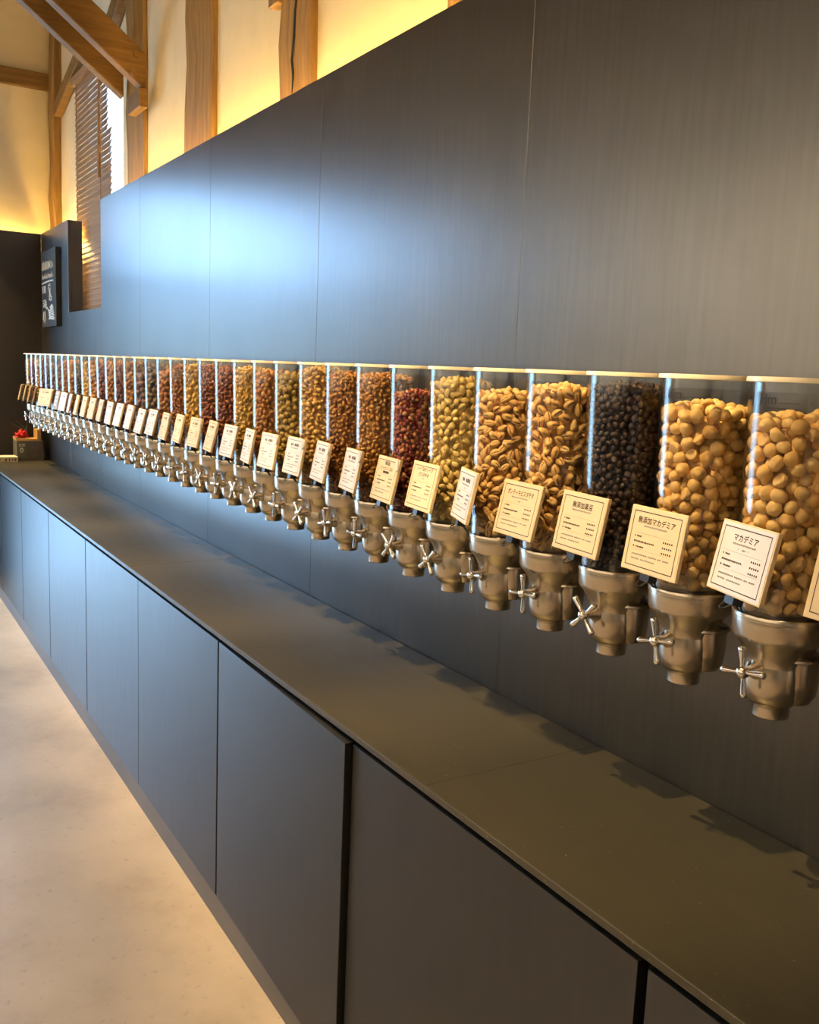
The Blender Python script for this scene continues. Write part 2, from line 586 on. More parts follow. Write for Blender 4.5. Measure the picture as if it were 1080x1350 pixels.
post('timber_post', -2.135, -1.83, 0.118, 0.15, 1.9, ROOM_Z, 'timber post whose edge just shows at the top of the frame', 0.004)
post('corner_post', -7.12, -6.98, 0.085, 0.15, 1.9, ROOM_Z, 'slim crooked dark post in the corner above the end wall', 0.018, (0.14, 0))


def bar(name, a, b_, wdt, hgt, mat, parent=None, bevel=0.004, up=Vector((0, 0, 1))):
    a, b_ = Vector(a), Vector(b_)
    d_ = (b_ - a).normalized()
    s_ = d_.cross(up).normalized()
    u_ = s_.cross(d_).normalized()
    vs_ = []
    for p in (a, b_):
        for i, j in ((-1, -1), (1, -1), (1, 1), (-1, 1)):
            vs_.append(tuple(p + s_ * (i * wdt / 2) + u_ * (j * hgt / 2)))
    return MB().add(vs_, [(0, 3, 2, 1), (4, 5, 6, 7), (0, 1, 5, 4), (1, 2, 6, 5), (2, 3, 7, 6), (3, 0, 4, 7)]).build(name, mat, parent, bevel=bevel)


tag(bar('end_wall_beam', (-7.08, 0.13, 3.395), (-7.08, -2.9, 3.38), 0.06, 0.105, 'beam_timber'), 'brown timber rail running across the cream end wall', 'beam')
# sloping pair of boards clamped round the post
br = empty('sloping_beam', (-4.9, 0.1, 2.9))
tag(br, 'pair of bolted timber boards sloping up into the room from the window post', 'beam')
sl = (3.142 - 2.823) / (-0.33 - 0.103)


def board(xa, xb, yl, zl, hv, y2, name):
    # board in a plane of constant x, vertical depth hv, its lower end cut upright at y = yl
    zl2 = zl + sl * (y2 - yl)
    ox, oy, oz = br.location
    vs_ = []
    for x in (xa, xb):
        vs_ += [(x - ox, yl - oy, zl - oz), (x - ox, yl - oy, zl + hv - oz), (x - ox, y2 - oy, zl2 + hv - oz), (x - ox, y2 - oy, zl2 - oz)]
    return MB().add(vs_, [(0, 1, 2, 3), (7, 6, 5, 4), (0, 4, 5, 1), (1, 5, 6, 2), (2, 6, 7, 3), (3, 7, 4, 0)]).build(name, 'beam_timber', br, bevel=0.006)


board(-4.79, -4.72, 0.092, 2.828, 0.17, -1.9, 'board')
board(-5.20, -5.13, 0.092, 2.888, 0.17, -1.9, 'board')
for (yy, zz) in ((0.045, 2.985), (0.03, 2.90)):
    MB().tube([(-4.722 + 4.9, yy - 0.1, zz - 2.9), (-4.712 + 4.9, yy - 0.1, zz - 2.9)], [0.018, 0.015], 12).build('bolt', 'beam_timber', br, smooth=40)
tag(MB().box(-4.90, -4.69, 0.05, 0.093, 2.745, 2.835).build('post_corbel', 'beam_timber', bevel=0.006), 'short timber block under the lower end of the sloping beam', 'block')
tag(bar('corner_brace', (-6.88, 0.108, 3.18), (-6.0, 0.108, 3.40), 0.05, 0.09, 'beam_timber'), 'short diagonal brace rising from the crooked corner post', 'brace')
tag(bar('upper_brace', (-5.60, 0.108, 3.25), (-5.10, 0.108, 3.48), 0.05, 0.10, 'beam_timber'), 'short diagonal brace beside the top of the window post', 'brace')

# ------------------------------------------------------------------ window and blind
win = struct(empty('window_1', ((WX0 + WX1) / 2, 0.2, WZ0)), 'narrow tall window behind the wooden blind')
cx = (WX0 + WX1) / 2
for (a, b_, c, d_) in ((WX0, WX0 + 0.045, WZ0, WZ1), (WX1 - 0.045, WX1, WZ0, WZ1), (WX0 + 0.045, WX1 - 0.045, WZ0, WZ0 + 0.045), (WX0 + 0.045, WX1 - 0.045, WZ1 - 0.045, WZ1)):
    MB().box(a - cx, b_ - cx, -0.02, 0.04, c - WZ0, d_ - WZ0).build('frame_bar', 'window_frame', win, bevel=0.003)
MB().box(WX0 + 0.045 - cx, WX1 - 0.045 - cx, 0.008, 0.014, 0.045, WZ1 - WZ0 - 0.045).build('pane', 'clear_acrylic', win)
bl = empty('venetian_blind', (-5.94, 0.112, 1.835))
tag(bl, 'brown wooden venetian blind hanging in the narrow window', 'blind')
BZ = 1.835
sm = MB()
N_SL = 42
PITCH = (WZ1 - 0.06 - BZ) / N_SL
slat_meshes = {}
for i in range(N_SL):
    z = 0.012 + PITCH * i
    tilt = math.radians(73)
    xl, xr = -0.405, (0.47 if z < 0.98 else 0.395)
    key = round(xr, 3)
    if key not in slat_meshes:
        mm = MB()
        hw, th = 0.0205, 0.0013
        prof = [(-hw, 0), (-hw * 0.4, 0.0016), (hw * 0.4, 0.0016), (hw, 0)]
        pr = [(y, z_ + th) for y, z_ in prof] + [(y, z_ - th) for y, z_ in reversed(prof)]
        n = len(pr)
        vs_ = [(xl, y, q) for y, q in pr] + [(xr, y, q) for y, q in pr]
        fs_ = [tuple(range(n)), tuple(range(2 * n - 1, n - 1, -1))] + [(k, (k + 1) % n, (k + 1) % n + n, k + n) for k in range(n)]
        mm.add(vs_, fs_)
        me = mm.mesh('slat')
        me.materials.append(MATS['blind_wood'])
        slat_meshes[key] = me
    o = link('slat', slat_meshes[key], bl)
    o.location = (random.uniform(-0.004, 0.004), 0, z)
    o.rotation_euler = (tilt + random.uniform(-0.05, 0.05), 0, 0)
for x in (-0.30, 0.30):
    MB().tube([(x, -0.02, 0), (x, -0.02, WZ1 - 0.05 - BZ)], 0.0022, 6).build('ladder_cord', 'blind_wood', bl)
MB().box(-0.41, 0.41, -0.025, 0.03, WZ1 - 0.06 - BZ, WZ1 - 0.012 - BZ).build('head_rail', 'blind_wood', bl, bevel=0.003)
MB().box(-0.405, 0.405, -0.018, 0.018, -0.014, -0.002).build('bottom_rail', 'blind_wood', bl, bevel=0.003)
MB().tube([(0.345, -0.035, 1.36), (0.345, -0.04, 0.95), (0.345, -0.04, 0.72)], [0.004, 0.006, 0.011], 8).build('tilt_wand', 'blind_wood', bl)

# ------------------------------------------------------------------ counter and cabinets
ct = empty('countertop', (-3.0, YF / 2, ZC))
tag(ct, 'long dark steel worktop running under the dispensers', 'countertop')
cs = [XE + 0.001, -5.2, -3.205, -1.275, 0.65, 2.6]
for a, b_ in zip(cs[:-1], cs[1:]):
    MB().box(a + 3.0, b_ + 3.0, YF - YF / 2, -0.001 - YF / 2, -0.013, 0).build('sheet', 'counter_steel', ct, bevel=0.0012)
dx = [-6.949, -6.19, -5.425, -4.655, -3.875, -3.093, -2.311, -1.548, -0.756, 0.02, 0.80, 1.58, 2.6]
gap = {-0.756: 0.009, -3.093: 0.0014}
clab = ['cabinet at the far end under the books', 'cabinet with scuffed greenish sheen, second from the far end', 'narrow-looking blue-lit cabinet, third from the far end',
        'blue-lit cabinet, fourth from the far end', 'scratched blue-lit cabinet, fifth from the far end', 'blue-lit cabinet with a barely visible left joint',
        'cabinet whose door stands slightly ajar', 'large dark cabinet right of the door left ajar', 'dark cabinet at the lower right corner of the picture',
        'cabinet just beyond the right edge of the picture', 'second cabinet beyond the right edge of the picture', 'last cabinet beyond the right edge of the picture']
for i, (a, b_) in enumerate(zip(dx[:-1], dx[1:])):
    c = empty('cabinet', ((a + b_) / 2, YF + 0.2, 0.0))
    tag(c, 'dark steel ' + clab[i], 'cabinet', 'base cabinets under the counter')
    X, Y = c.location.x, c.location.y
    MB().box(a + 0.001 - X, b_ - 0.001 - X, YF + 0.03 - Y, -0.004 - Y, 0.076, ZC - 0.0135).build('carcass', 'dark_gap', c)
    ga, gb = gap.get(a, 0.0045), gap.get(b_, 0.0045)
    dr = MB().box(0, (b_ - gb) - (a + ga), 0, 0.02, 0, ZC - 0.026 - 0.078).build('door', 'door_steel', c, bevel=0.0012)
    dr.location = (a + ga - X, YF + 0.004 - Y, 0.078)
    if i == 6:
        dr.rotation_euler = (0, 0, -math.radians(1.0))
struct(MB().box(XE + 0.001, 2.6, YF + 0.006, -0.004, 0.0, 0.075).build('baseboard_front', 'plinth_steel', bevel=0.0012), 'dark plinth strip along the foot of the cabinets')

# ------------------------------------------------------------------ dispensers
S_, X0_, YJ, ZB = 0.16335, -0.812, -0.12, 1.082


def knob_parts(root):
    ax = MB()
    ax.tube([(0, -0.036, 0.073), (0, -0.044, 0.073), (0, -0.050, 0.073), (0, -0.066, 0.073)], [0.0145, 0.0135, 0.008, 0.0065], 16)
    ax.build('axle', 'cast_metal', root, smooth=40)
    hub = MB().lathe([(0, -0.0085), (0.005, -0.008), (0.0085, -0.0055), (0.0095, 0.0), (0.0085, 0.0055), (0.005, 0.008), (0, 0.0085)], 20).build('knob', 'chrome', root, smooth=60)
    hub.location = (0, -0.069, 0.073)
    me = None
    for k in range(4):
        if me is None:
            t = MB().tube([(0.005, 0, 0), (0.012, 0, 0), (0.030, 0, 0), (0.0345, 0, 0), (0.0362, 0, 0)], [0.0036, 0.0033, 0.0052, 0.0054, 0.0036], 12)
            o = t.build('spoke', 'chrome', hub, smooth=50)
            me = o.data
        else:
            o = link('spoke', me, hub)
        o.rotation_euler = (0, k * PI / 2, 0)
    return hub


def make_dispenser():
    r = empty('dispenser', (X0_, YJ, ZB))
    # acrylic jar: closed shell with thickness, slightly narrower at the foot
    MB().lathe([(0.0640, 0.150), (0.0712, 0.474), (0.0684, 0.474), (0.0612, 0.150)], 48, closed=True).build('jar', 'clear_acrylic', r, smooth=40)
    lid = MB().lathe([(0, 0.4795), (0.066, 0.4795), (0.0735, 0.4785), (0.0742, 0.4765), (0.0742, 0.4735), (0.0722, 0.4725), (0.0722, 0.474), (0, 0.474)], 48).build('lid', 'clear_acrylic', r, smooth=40)
    MB().lathe([(0.0722, 0.4736), (0.0744, 0.4736), (0.0746, 0.4765), (0.0738, 0.4802), (0.0722, 0.4802)], 48, closed=True).build('lid_rim', 'lid_plastic', lid, smooth=40)
    MB().lathe([(0.0682, 0.4735), (0.0682, 0.460), (0.0665, 0.460), (0.0665, 0.4735)], 48, closed=True).build('lid_skirt', 'clear_acrylic', lid, smooth=40)
    MB().lathe([(0.0580, 0.146), (0.0652, 0.146), (0.0658, 0.153), (0.0648, 0.1545), (0.0645, 0.1508), (0.0580, 0.1508)], 48, closed=True).build('rim_ring', 'cast_metal', r, smooth=40)
    MB().lathe([(0, 0.1505), (0.0640, 0.1505), (0.0644, 0.148), (0.0636, 0.122), (0.0610, 0.1165), (0.056, 0.111), (0.049, 0.101), (0.0445, 0.091), (0.0425, 0.083), (0.042, 0.078)], 48).build('collar', 'cast_metal', r, smooth=50)
    bd = MB().lathe([(0.042, 0.079), (0.0432, 0.066), (0.0432, 0.048), (0.0415, 0.036), (0.0375, 0.027), (0.032, 0.0215), (0.0275, 0.0195)], 48).build('body', 'cast_metal', r, smooth=60)
    MB().lathe([(0.0275, 0.020), (0.0265, 0.0175), (0.0255, 0.015), (0.0255, 0.001), (0.0245, 0.0), (0.0215, 0.0), (0.0215, 0.02)], 40).build('outlet', 'cast_metal', r, smooth=40)
    MB().lathe([(0, 0.096), (0.034, 0.096), (0.0375, 0.094), (0.038, 0.0905), (0.036, 0.089), (0.0335, 0.088), (0.0330, 0.055), (0.031, 0.038), (0.024, 0.026), (0, 0.022)], 36, 0.021, 0.016).build('side_housing', 'cast_metal', bd, smooth=45)
    tb = MB()
    tb.lathe([(0, -0.0035), (0.006, -0.003), (0.0085, 0), (0.006, 0.003), (0, 0.0035)], 16)
    t = tb.build('latch_tab', 'lid_plastic', bd, smooth=60)
    t.location = (-0.046, 0.012, 0.094)
    MB().box(-0.022, 0.022, 0.055, 0.118, 0.118, 0.146).build('wall_bracket', 'black_metal', r, bevel=0.002)
    knob_parts(r)
    return r


proto = make_dispenser()
KINDS = ['macadamia'] * 2 + ['blackbean'] + ['pistachio'] * 3
# k: (content words, material, shape, size, fill height)
FILL = {
    0: ('pale round macadamia nuts', 'n_macadamia', 'round', 0.0112, 1.508), 1: ('pale round macadamia nuts', 'n_macadamia', 'round', 0.0106, 1.514),
    2: ('shiny black beans', 'n_blackbean', 'bean', 0.0066, 1.536), 3: ('tan shelled pistachios', 'n_pistachio', 'pist', 0.0115, 1.527),
    4: ('yellowish pistachios in the shell', 'n_pistachio', 'pist', 0.0113, 1.512), 5: ('bright yellow pistachios in the shell', 'n_pistachio_green', 'pist', 0.0105, 1.530),
    6: ('glossy red-brown nut pieces', 'n_redmix', 'chip', 0.0085, 1.497), 7: ('golden caramel nut pieces', 'n_caramel', 'curl', 0.0088, 1.532),
    8: ('mixed brown nut pieces', 'n_brownmix', 'curl', 0.0086, 1.530), 9: ('large pale cashews', 'n_cashew', 'curl', 0.0112, 1.542),
    10: ('olive-yellow cashews', 'n_olive', 'round', 0.0100, 1.527), 11: ('small orange-brown nuts', 'n_orange', 'round', 0.0085, 1.527),
    12: ('golden roasted cashews', 'n_yellow', 'curl', 0.0100, 1.532), 13: ('long brown-red almonds', 'n_darkred', 'long', 0.0120, 1.527),
    14: ('dark reddish pecan halves', 'n_darkred', 'long', 0.0125, 1.535), 15: ('large yellow nut pieces', 'n_yellow', 'curl', 0.0135, 1.535),
    16: ('orange-brown almonds', 'n_almond', 'long', 0.0115, 1.530), 17: ('brown almonds', 'n_almond', 'round', 0.0105, 1.508),
    18: ('dark figs with tan specks', 'n_darkmix', 'round', 0.0140, 1.525), 19: ('dark mauve dried fruit', 'n_grape', 'round', 0.0140, 1.495),
    20: ('olive-brown nut mix', 'n_brownmix', 'round', 0.0105, 1.535), 21: ('dark red-brown almonds', 'n_darkred', 'round', 0.0105, 1.527),
    22: ('orange nut pieces', 'n_orange', 'round', 0.0105, 1.535), 23: ('dark brown fruit pieces', 'n_darkred', 'round', 0.0120, 1.525),
    24: ('red and yellow nut mix', 'n_caramel', 'round', 0.0120, 1.535), 25: ('yellow-orange nut pieces', 'n_yellow', 'round', 0.0120, 1.525),
    26: ('dark green-brown seeds', 'n_darkmix', 'round', 0.0105, 1.520), 27: ('orange and brown nuts', 'n_orange', 'round', 0.0120, 1.525),
    28: ('brown nuts', 'n_almond', 'round', 0.0120, 1.525), 29: ('mauve-brown dried fruit', 'n_grape', 'round', 0.0120, 1.500),
    30: ('dark purplish dried fruit', 'n_grape', 'round', 0.0120, 1.505), 31: ('grey-brown seeds', 'n_grape', 'round', 0.0110, 1.530),
    32: ('dusky dried berries', 'n_darkred', 'round', 0.0110, 1.530), 33: ('pale mixed nuts', 'n_cashew', 'round', 0.0120, 1.520),
    34: ('reddish dried berries', 'n_darkred', 'round', 0.0120, 1.520), 35: ('yellow nuts', 'n_yellow', 'round', 0.0120, 1.525),
    36: ('red and orange nuts', 'n_almond', 'round', 0.0120, 1.535)}
FILL[-1] = ('pale macadamia nuts', 'n_macadamia', 'round', 0.0112, 1.51)
KNOB = {0: 9, 1: 12, 2: 42, 3: 6, 4: 8, 5: 38, 6: 48, 7: 0, 8: 12, 9: 40, 10: 0, 11: 35, 12: 50, 13: 4, 14: 38, 15: 10, 16: 2, 17: 40}
disp = {}
for k in range(-1, 36):
    dsp = proto if k == -1 else copy_tree(proto)
    dsp.location = (X0_ - k * S_, YJ, ZB)
    disp[k] = dsp
    for ch in dsp.children:
        if ch.name.startswith('knob'):
            ch.rotation_euler = (0, -math.radians(KNOB.get(k, random.uniform(0, 90))), 0)
    if k == -1:
        lab = 'gravity dispenser mostly cut off by the right edge of the picture'
    elif k == 35:
        lab = 'farthest clear gravity dispenser, at the dark end wall'
    else:
        lab = 'clear dispenser of %s, %s from the right in the row' % (FILL[k][0], ORD[k])
    tag(dsp, lab, 'dispenser', 'row of wall dispensers')

# ------------------------------------------------------------------ contents


def sphere_arrays(sub):
    bm = bmesh.new()
    bmesh.ops.create_icosphere(bm, subdivisions=sub, radius=1.0)
    bm.verts.ensure_lookup_table()
    V = np.array([v.co[:] for v in bm.verts])
    F = np.array([[v.index for v in f.verts] for f in bm.faces])
    bm.free()
    return V, F


ICO = {s: sphere_arrays(s) for s in (1, 2, 3)}


def shape_verts(shape, sub, seed):
    """unit-size nut (about 1 in its half length) as vertices + faces"""
    rg = np.random.default_rng(seed)
    V, F = ICO[sub]
    V = V.copy()
    n1, n2 = rg.normal(size=3), rg.normal(size=3)
    wob = 1 + 0.05 * np.sin(3 * V @ n1) + 0.04 * np.sin(5 * V @ n2)
    V = V * wob[:, None]
    if shape == 'round':
        V = V * np.array([1.0, 0.96, 0.86])
        if seed % 3 == 0:
            V[:, 2] = np.maximum(V[:, 2], -0.38)
    elif shape == 'bean':
        V = V * np.array([1.0, 0.8, 0.72])
    elif shape == 'pist':
        x = V[:, 0].copy()
        V = V * np.array([1.0, 0.60, 0.56])
        V[:, 1:] *= (1 - 0.16 * x)[:, None]
        g = np.exp(-(V[:, 1] / 0.085) ** 2) * (V[:, 2] > 0) * np.clip((x + 0.45) * 1.6, 0, 1)
        V[:, 2] -= 0.22 * g
        V[:, 1] *= 1 + 0.10 * np.clip(x, 0, 1) * (V[:, 2] > 0)
    elif shape == 'long':
        V = V * np.array([1.0, 0.52, 0.36])
    elif shape == 'chip':
        V = V * np.array([1.0, 0.62, 0.45])
        V[:, 2] += 0.15 * np.sin(3 * V[:, 0])
    elif shape == 'curl':
        x = V[:, 0] * 1.25
        V = V * np.array([1.0, 0.56, 0.56])
        a = x * 1.05
        rad = 0.72 + V[:, 1]
        V = np.stack([rad * np.sin(a), rad * np.cos(a) - 0.45, V[:, 2]], 1)
    return V, F


def rand_rot(rg, n):
    q = rg.normal(size=(n, 4))
    q /= np.linalg.norm(q, axis=1)[:, None]
    w_, x, y, z = q.T
    return np.stack([np.stack([1 - 2 * (y * y + z * z), 2 * (x * y - z * w_), 2 * (x * z + y * w_)], 1),
                     np.stack([2 * (x * y + z * w_), 1 - 2 * (x * x + z * z), 2 * (y * z - x * w_)], 1),
                     np.stack([2 * (x * z - y * w_), 2 * (y * z + x * w_), 1 - 2 * (x * x + y * y)], 1)], 1)


def tangent_rot(rg, th, loose=0.5):
    """pieces lying against the jar: local z near the outward radial direction"""
    n = len(th)
    out = np.stack([np.cos(th), np.sin(th), np.zeros(n)], 1) + rg.normal(size=(n, 3)) * loose
    out /= np.linalg.norm(out, axis=1)[:, None]
    t = rg.normal(size=(n, 3))
    t -= (t * out).sum(1)[:, None] * out
    t /= np.linalg.norm(t, axis=1)[:, None]
    bt = np.cross(out, t)
    return np.stack([t, bt, out], 2)


def pack_wall(rg, z0, z1, Rf, d_):
    """dart throwing on the inside of the jar; returns theta, z"""
    P = np.empty((0, 3))
    TH_, Z_ = [], []
    area = 2 * PI * 0.06 * (z1 - z0)
    tries = int(area / (d_ * d_) * 22)
    ths = rg.uniform(0, 2 * PI, tries)
    zs = rg.uniform(z0, z1, tries)
    R = Rf(zs)
    C = np.stack([R * np.cos(ths), R * np.sin(ths), zs], 1)
    keep = np.empty((tries, 3))
    n = 0
    idx = []
    for i in range(tries):
        if n and (((keep[:n] - C[i]) ** 2).sum(1) < d_ * d_).any():
            continue
        keep[n] = C[i]
        n += 1
        idx.append(i)
    return ths[idx], zs[idx], keep[:n]


def pack_disc(rg, R, z, d_):
    keep = []
    for _ in range(int(R * R * PI / (d_ * d_) * 12)):
        a, q = rg.uniform(0, 2 * PI), R * math.sqrt(rg.uniform())
        c = np.array([q * math.cos(a), q * math.sin(a), z + 0.012 * (1 - (q / R) ** 2) + rg.uniform(-0.003, 0.003)])
        if all(((c - k_) ** 2).sum() > d_ * d_ for k_ in keep):
            keep.append(c)
    return np.array(keep)


def join_mesh(name, items, mats, piece):
    """items: list of (V, F, matidx) arrays; one smooth mesh"""
    nv = sum(len(a) for a, _, _ in items)
    nf = sum(len(f) for _, f, _ in items)
    V = np.empty((nv, 3))
    F = np.empty((nf, 3), dtype=np.int32)
    A = np.empty(nv, dtype=np.float32)
    a = b_ = 0
    for (v, f, _), pc in zip(items, piece):
        V[a:a + len(v)] = v
        F[b_:b_ + len(f)] = f + a
        A[a:a + len(v)] = pc
        a += len(v)
        b_ += len(f)
    me = bpy.data.meshes.new(name)
    me.vertices.add(nv)
    me.vertices.foreach_set('co', V.astype(np.float32).ravel())
    me.loops.add(nf * 3)
    me.loops.foreach_set('vertex_index', F.ravel())
    me.polygons.add(nf)
    me.polygons.foreach_set('loop_start', np.arange(0, nf * 3, 3, dtype=np.int32))
    me.update(calc_edges=True)
    at = me.attributes.new('piece', 'FLOAT', 'POINT')
    at.data.foreach_set('value', A)
    for q in mats:
        me.materials.append(MATS[q])
    me.shade_smooth()
    return me


def core_arrays(R0, R1, z0, z1, n=24):
    V, F = [], []
    for z, r in ((z0, R0), (z1, R1)):
        for i in range(n):
            V.append((r * math.cos(2 * PI * i / n), r * math.sin(2 * PI * i / n), z))
    V += [(0, 0, z0), (0, 0, z1 + 0.004)]
    for i in range(n):
        j = (i + 1) % n
        F += [(i, j, n + j), (i, n + j, n + i), (j, i, 2 * n), (n + i, n + j, 2 * n + 1)]
    return np.array(V), np.array(F)


nut_cache = {}


def nut_meshes(shape, mat, sub, size, nvar):
    key = (shape, mat, sub)
    if key not in nut_cache:
        L = []
        for s_ in range(nvar):
            V, F = shape_verts(shape, sub, s_ + 1)
            me = join_mesh(shape + '_nut', [(V, F, 0)], [mat, 'n_kernel'], [0.0])
            if shape == 'pist':
                c_ = V[F].mean(1)
                x_ = c_[:, 0]
                slit = (np.abs(c_[:, 1]) < 0.085 * np.clip(x_ + 0.5, 0, 1)) & (c_[:, 2] > 0) & (x_ < 0.86)
                me.polygons.foreach_set('material_index', slit.astype(np.int32))
            L.append(me)
        nut_cache[key] = L
    return nut_cache[key]


IND = {0: ('macadamia_nut', 'nut', 'pale round macadamia nut inside the rightmost full dispenser', 'macadamia nuts in the rightmost dispenser', 150),
       1: ('macadamia_nut', 'nut', 'pale round macadamia nut in the second dispenser from the right', 'macadamia nuts in the second dispenser', 150),
       2: ('black_bean', 'bean', 'shiny black bean behind the clear wall of the third dispenser', 'black beans in the third dispenser', 300),
       3: ('pistachio', 'nut', 'tan pistachio in its shell in the fourth dispenser from the right', 'pistachios in the fourth dispenser', 190),
       4: ('pistachio', 'nut', 'yellowish pistachio in its shell in the fifth dispenser from the right', 'pistachios in the fifth dispenser', 110)}
SP = {'round': 1.55, 'bean': 1.45, 'pist': 1.33, 'long': 1.05, 'chip': 1.05, 'curl': 1.25}
for k in range(-1, 36):
    words, mat, shape, size, zf = FILL[k]
    rg = np.random.default_rng(100 + k)
    sub = 2 if k <= 5 else (1 if k < 18 else 1)
    z0 = 1.2365
    dsp = disp[k]
    ox, oy = dsp.location.x, dsp.location.y
    thick = {'round': 0.93, 'bean': 0.76, 'pist': 0.60, 'long': 0.42, 'chip': 0.5, 'curl': 0.5}[shape] * size

    def Rf(z, off=0.0):
        return 0.0612 + (z - 1.232) * (0.0072 / 0.324) - thick - 0.0006 - off
    d_ = size * SP[shape]
    cam_th = math.atan2(CAM.y - oy, CAM.x - ox)
    items, pcs = [], []
    ind = []
    zt = zf - thick * 0.6
    th, zz, P = pack_wall(rg, z0 + thick * 0.7, zt, Rf, d_)
    # surface slopes a little: drop pieces above an uneven top line
    rot = tangent_rot(rg, th, 0.45) if shape in ('pist', 'long', 'bean', 'chip') else rand_rot(rg, len(th))
    sc = size * rg.uniform(0.86, 1.12, len(th))
    front = np.cos(th - cam_th)
    cand = [i for i in range(len(th)) if front[i] > -0.05] if k in IND else []
    cand.sort(key=lambda i: -front[i])
    lim = IND[k][4] if k in IND else 0
    isind = set(cand[:lim])
    for i in range(len(th)):
        sd = int(rg.integers(1, 7))
        if i in isind:
            ind.append((P[i], rot[i], sc[i], sd))
        else:
            V, F = shape_verts(shape, sub if k < 6 and front[i] > -0.3 else 1, sd)
            items.append((V * sc[i] @ rot[i].T + P[i], F, 0))
            pcs.append(rg.uniform())
    if k <= 17:
        th2, zz2, P2 = pack_wall(rg, z0 + thick * 0.7, zt, lambda z: Rf(z, d_ * 0.55), d_ * 0.95)
        r2 = rand_rot(rg, len(th2))
        for i in range(len(th2)):
            if math.cos(th2[i] - cam_th) < -0.4:
                continue
            V, F = shape_verts(shape, 1, int(rg.integers(1, 7)))
            items.append((V * (size * 1.05) @ r2[i].T + P2[i], F, 0))
            pcs.append(rg.uniform())
    P3 = pack_disc(rg, float(Rf(np.array(zf))) + thick * 0.2, zf - thick * 0.9, d_ * 1.02)
    r3 = rand_rot(rg, len(P3))
    for i in range(len(P3)):
        V, F = shape_verts(shape, sub if k < 6 else 1, int(rg.integers(1, 7)))
        items.append((V * size @ r3[i].T + P3[i], F, 0))
        pcs.append(rg.uniform())
    ca = core_arrays(float(Rf(z0)) - d_ * 0.75, float(Rf(zf)) - d_ * 0.75, z0, zf - size * 1.6)
    items.append((ca[0], ca[1], 0))
    pcs.append(0.5)
    for it in range(len(items)):
        items[it] = (items[it][0] - np.array([0, 0, 1.2345]), items[it][1], 0)
    me = join_mesh('nut_fill', items, [mat], pcs)
    o = link('nut_filling', me)
    o.location = (ox, oy, 1.2345)
    if k in IND:
        lab = 'further %s heaped behind the front ones in the %s dispenser' % (words, ORD[k])
    elif k < 0:
        lab = 'pale macadamia nuts in the dispenser cut off at the right edge'
    elif k == 35:
        lab = 'yellow nuts filling the farthest dispenser at the dark end'
    else:
        lab = '%s filling the %s dispenser from the right' % (words, ORD[k])
    tag(o, lab, 'nuts', None, 'stuff')
    if ind:
        nm, cat, lab, grp, _ = IND[k]
        L = nut_meshes(shape, mat, 2 if shape == 'bean' else 3, size, 6)
        for (p, R_, s_, sd) in ind:
            b = link(nm, L[sd - 1])
            M4 = Matrix([list(map(float, row)) + [0] for row in R_] + [[0, 0, 0, 1]])
            b.matrix_world = Matrix.Translation((ox + p[0], oy + p[1], p[2])) @ M4 @ Matrix.Scale(float(s_), 4)
            tag(b, lab, cat, grp)

# ------------------------------------------------------------------ price cards
CW, CH, CT = 0.1222, 0.0995, 0.007
CARD = {0: (.0032, -.296, 1.3147, .198), 1: (.0069, -.102, 1.3120, .157), 2: (.0066, -.110, 1.3139, .190), 3: (.0060, -.081, 1.3128, .220), 4: (.0008, -.362, 1.3159, .193),
        5: (.0111, -.124, 1.3139, .208), 6: (.0209, -.140, 1.3104, .214), 7: (.0202, -.194, 1.3127, .191), 8: (.0211, -.191, 1.3161, .203), 9: (.0242, -.063, 1.3142, .180),
        10: (.0117, -.033, 1.3115, .178), 11: (.0251, -.179, 1.3122, .189), 12: (.0286, -.043, 1.3133, .217), 13: (.0291, -.143, 1.3151, .247), 14: (.0314, -.039, 1.3147, .208),
        15: (.0207, -.109, 1.3150, .208), 16: (.0206, -.099, 1.3117, .231), 17: (.0168, -.045, 1.3144, .240), 18: (.0221, -.061, 1.3086, .262), 19: (.0185, -.075, 1.3139, .243),
        20: (.0134, -.038, 1.3134, .248), 21: (.0179, -.042, 1.3112, .193)}
TITLES = {0: ['マカデミア'], 1: ['無添加マカデミア'], 2: ['無添加黒豆'], 3: ['ポンティキピスタチオ'], 5: ['ハーブ&オリーブ', 'ピスタチオ'], 6: ['無添加', 'ピーカンくるみ']}
WHITE = {0, 4, 7, 8, 9, 10, 11, 12, 17, 18, 19, 20, 21, 26, 27, 29}
YP = -CT / 2 - 0.0005          # paper face (local y)


def text_mesh(txt, size, bold=0.0, cw=1.0):
    cu = bpy.data.curves.new('lettering', 'FONT')
    cu.body = txt
    cu.size = size
    cu.align_x = 'CENTER'
    cu.align_y = 'CENTER'
    cu.offset = bold
    cu.space_character = cw
    cu.resolution_u = 3
    o = bpy.data.objects.new('lettering_tmp', cu)
    COL.objects.link(o)
    dg = bpy.context.evaluated_depsgraph_get()
    me = bpy.data.meshes.new_from_object(o.evaluated_get(dg))
    bpy.data.objects.remove(o)
    bpy.data.curves.remove(cu)
    return me


def stand(me, x, z, y, maxw=None):
    """turn a flat x-y text mesh upright onto the card face, squeezing it to maxw"""
    n = len(me.vertices)
    a = np.empty(n * 3, dtype=np.float32)
    me.vertices.foreach_get('co', a)
    a = a.reshape(-1, 3)
    w_ = a[:, 0].max() - a[:, 0].min()
    q = min(1.0, maxw / w_) if maxw else 1.0
    b_ = np.stack([a[:, 0] * q + x, np.full(n, y, dtype=np.float32), a[:, 1] + z], 1)
    me.vertices.foreach_set('co', b_.astype(np.float32).ravel())
    me.update()
    return me


def flat_rects(rects, y):
    m_ = MB()
    for (a, b_, c, d_) in rects:
        m_.add([(a, y, c), (b_, y, c), (b_, y, d_), (a, y, d_)], [(0, 1, 2, 3)])
    return m_


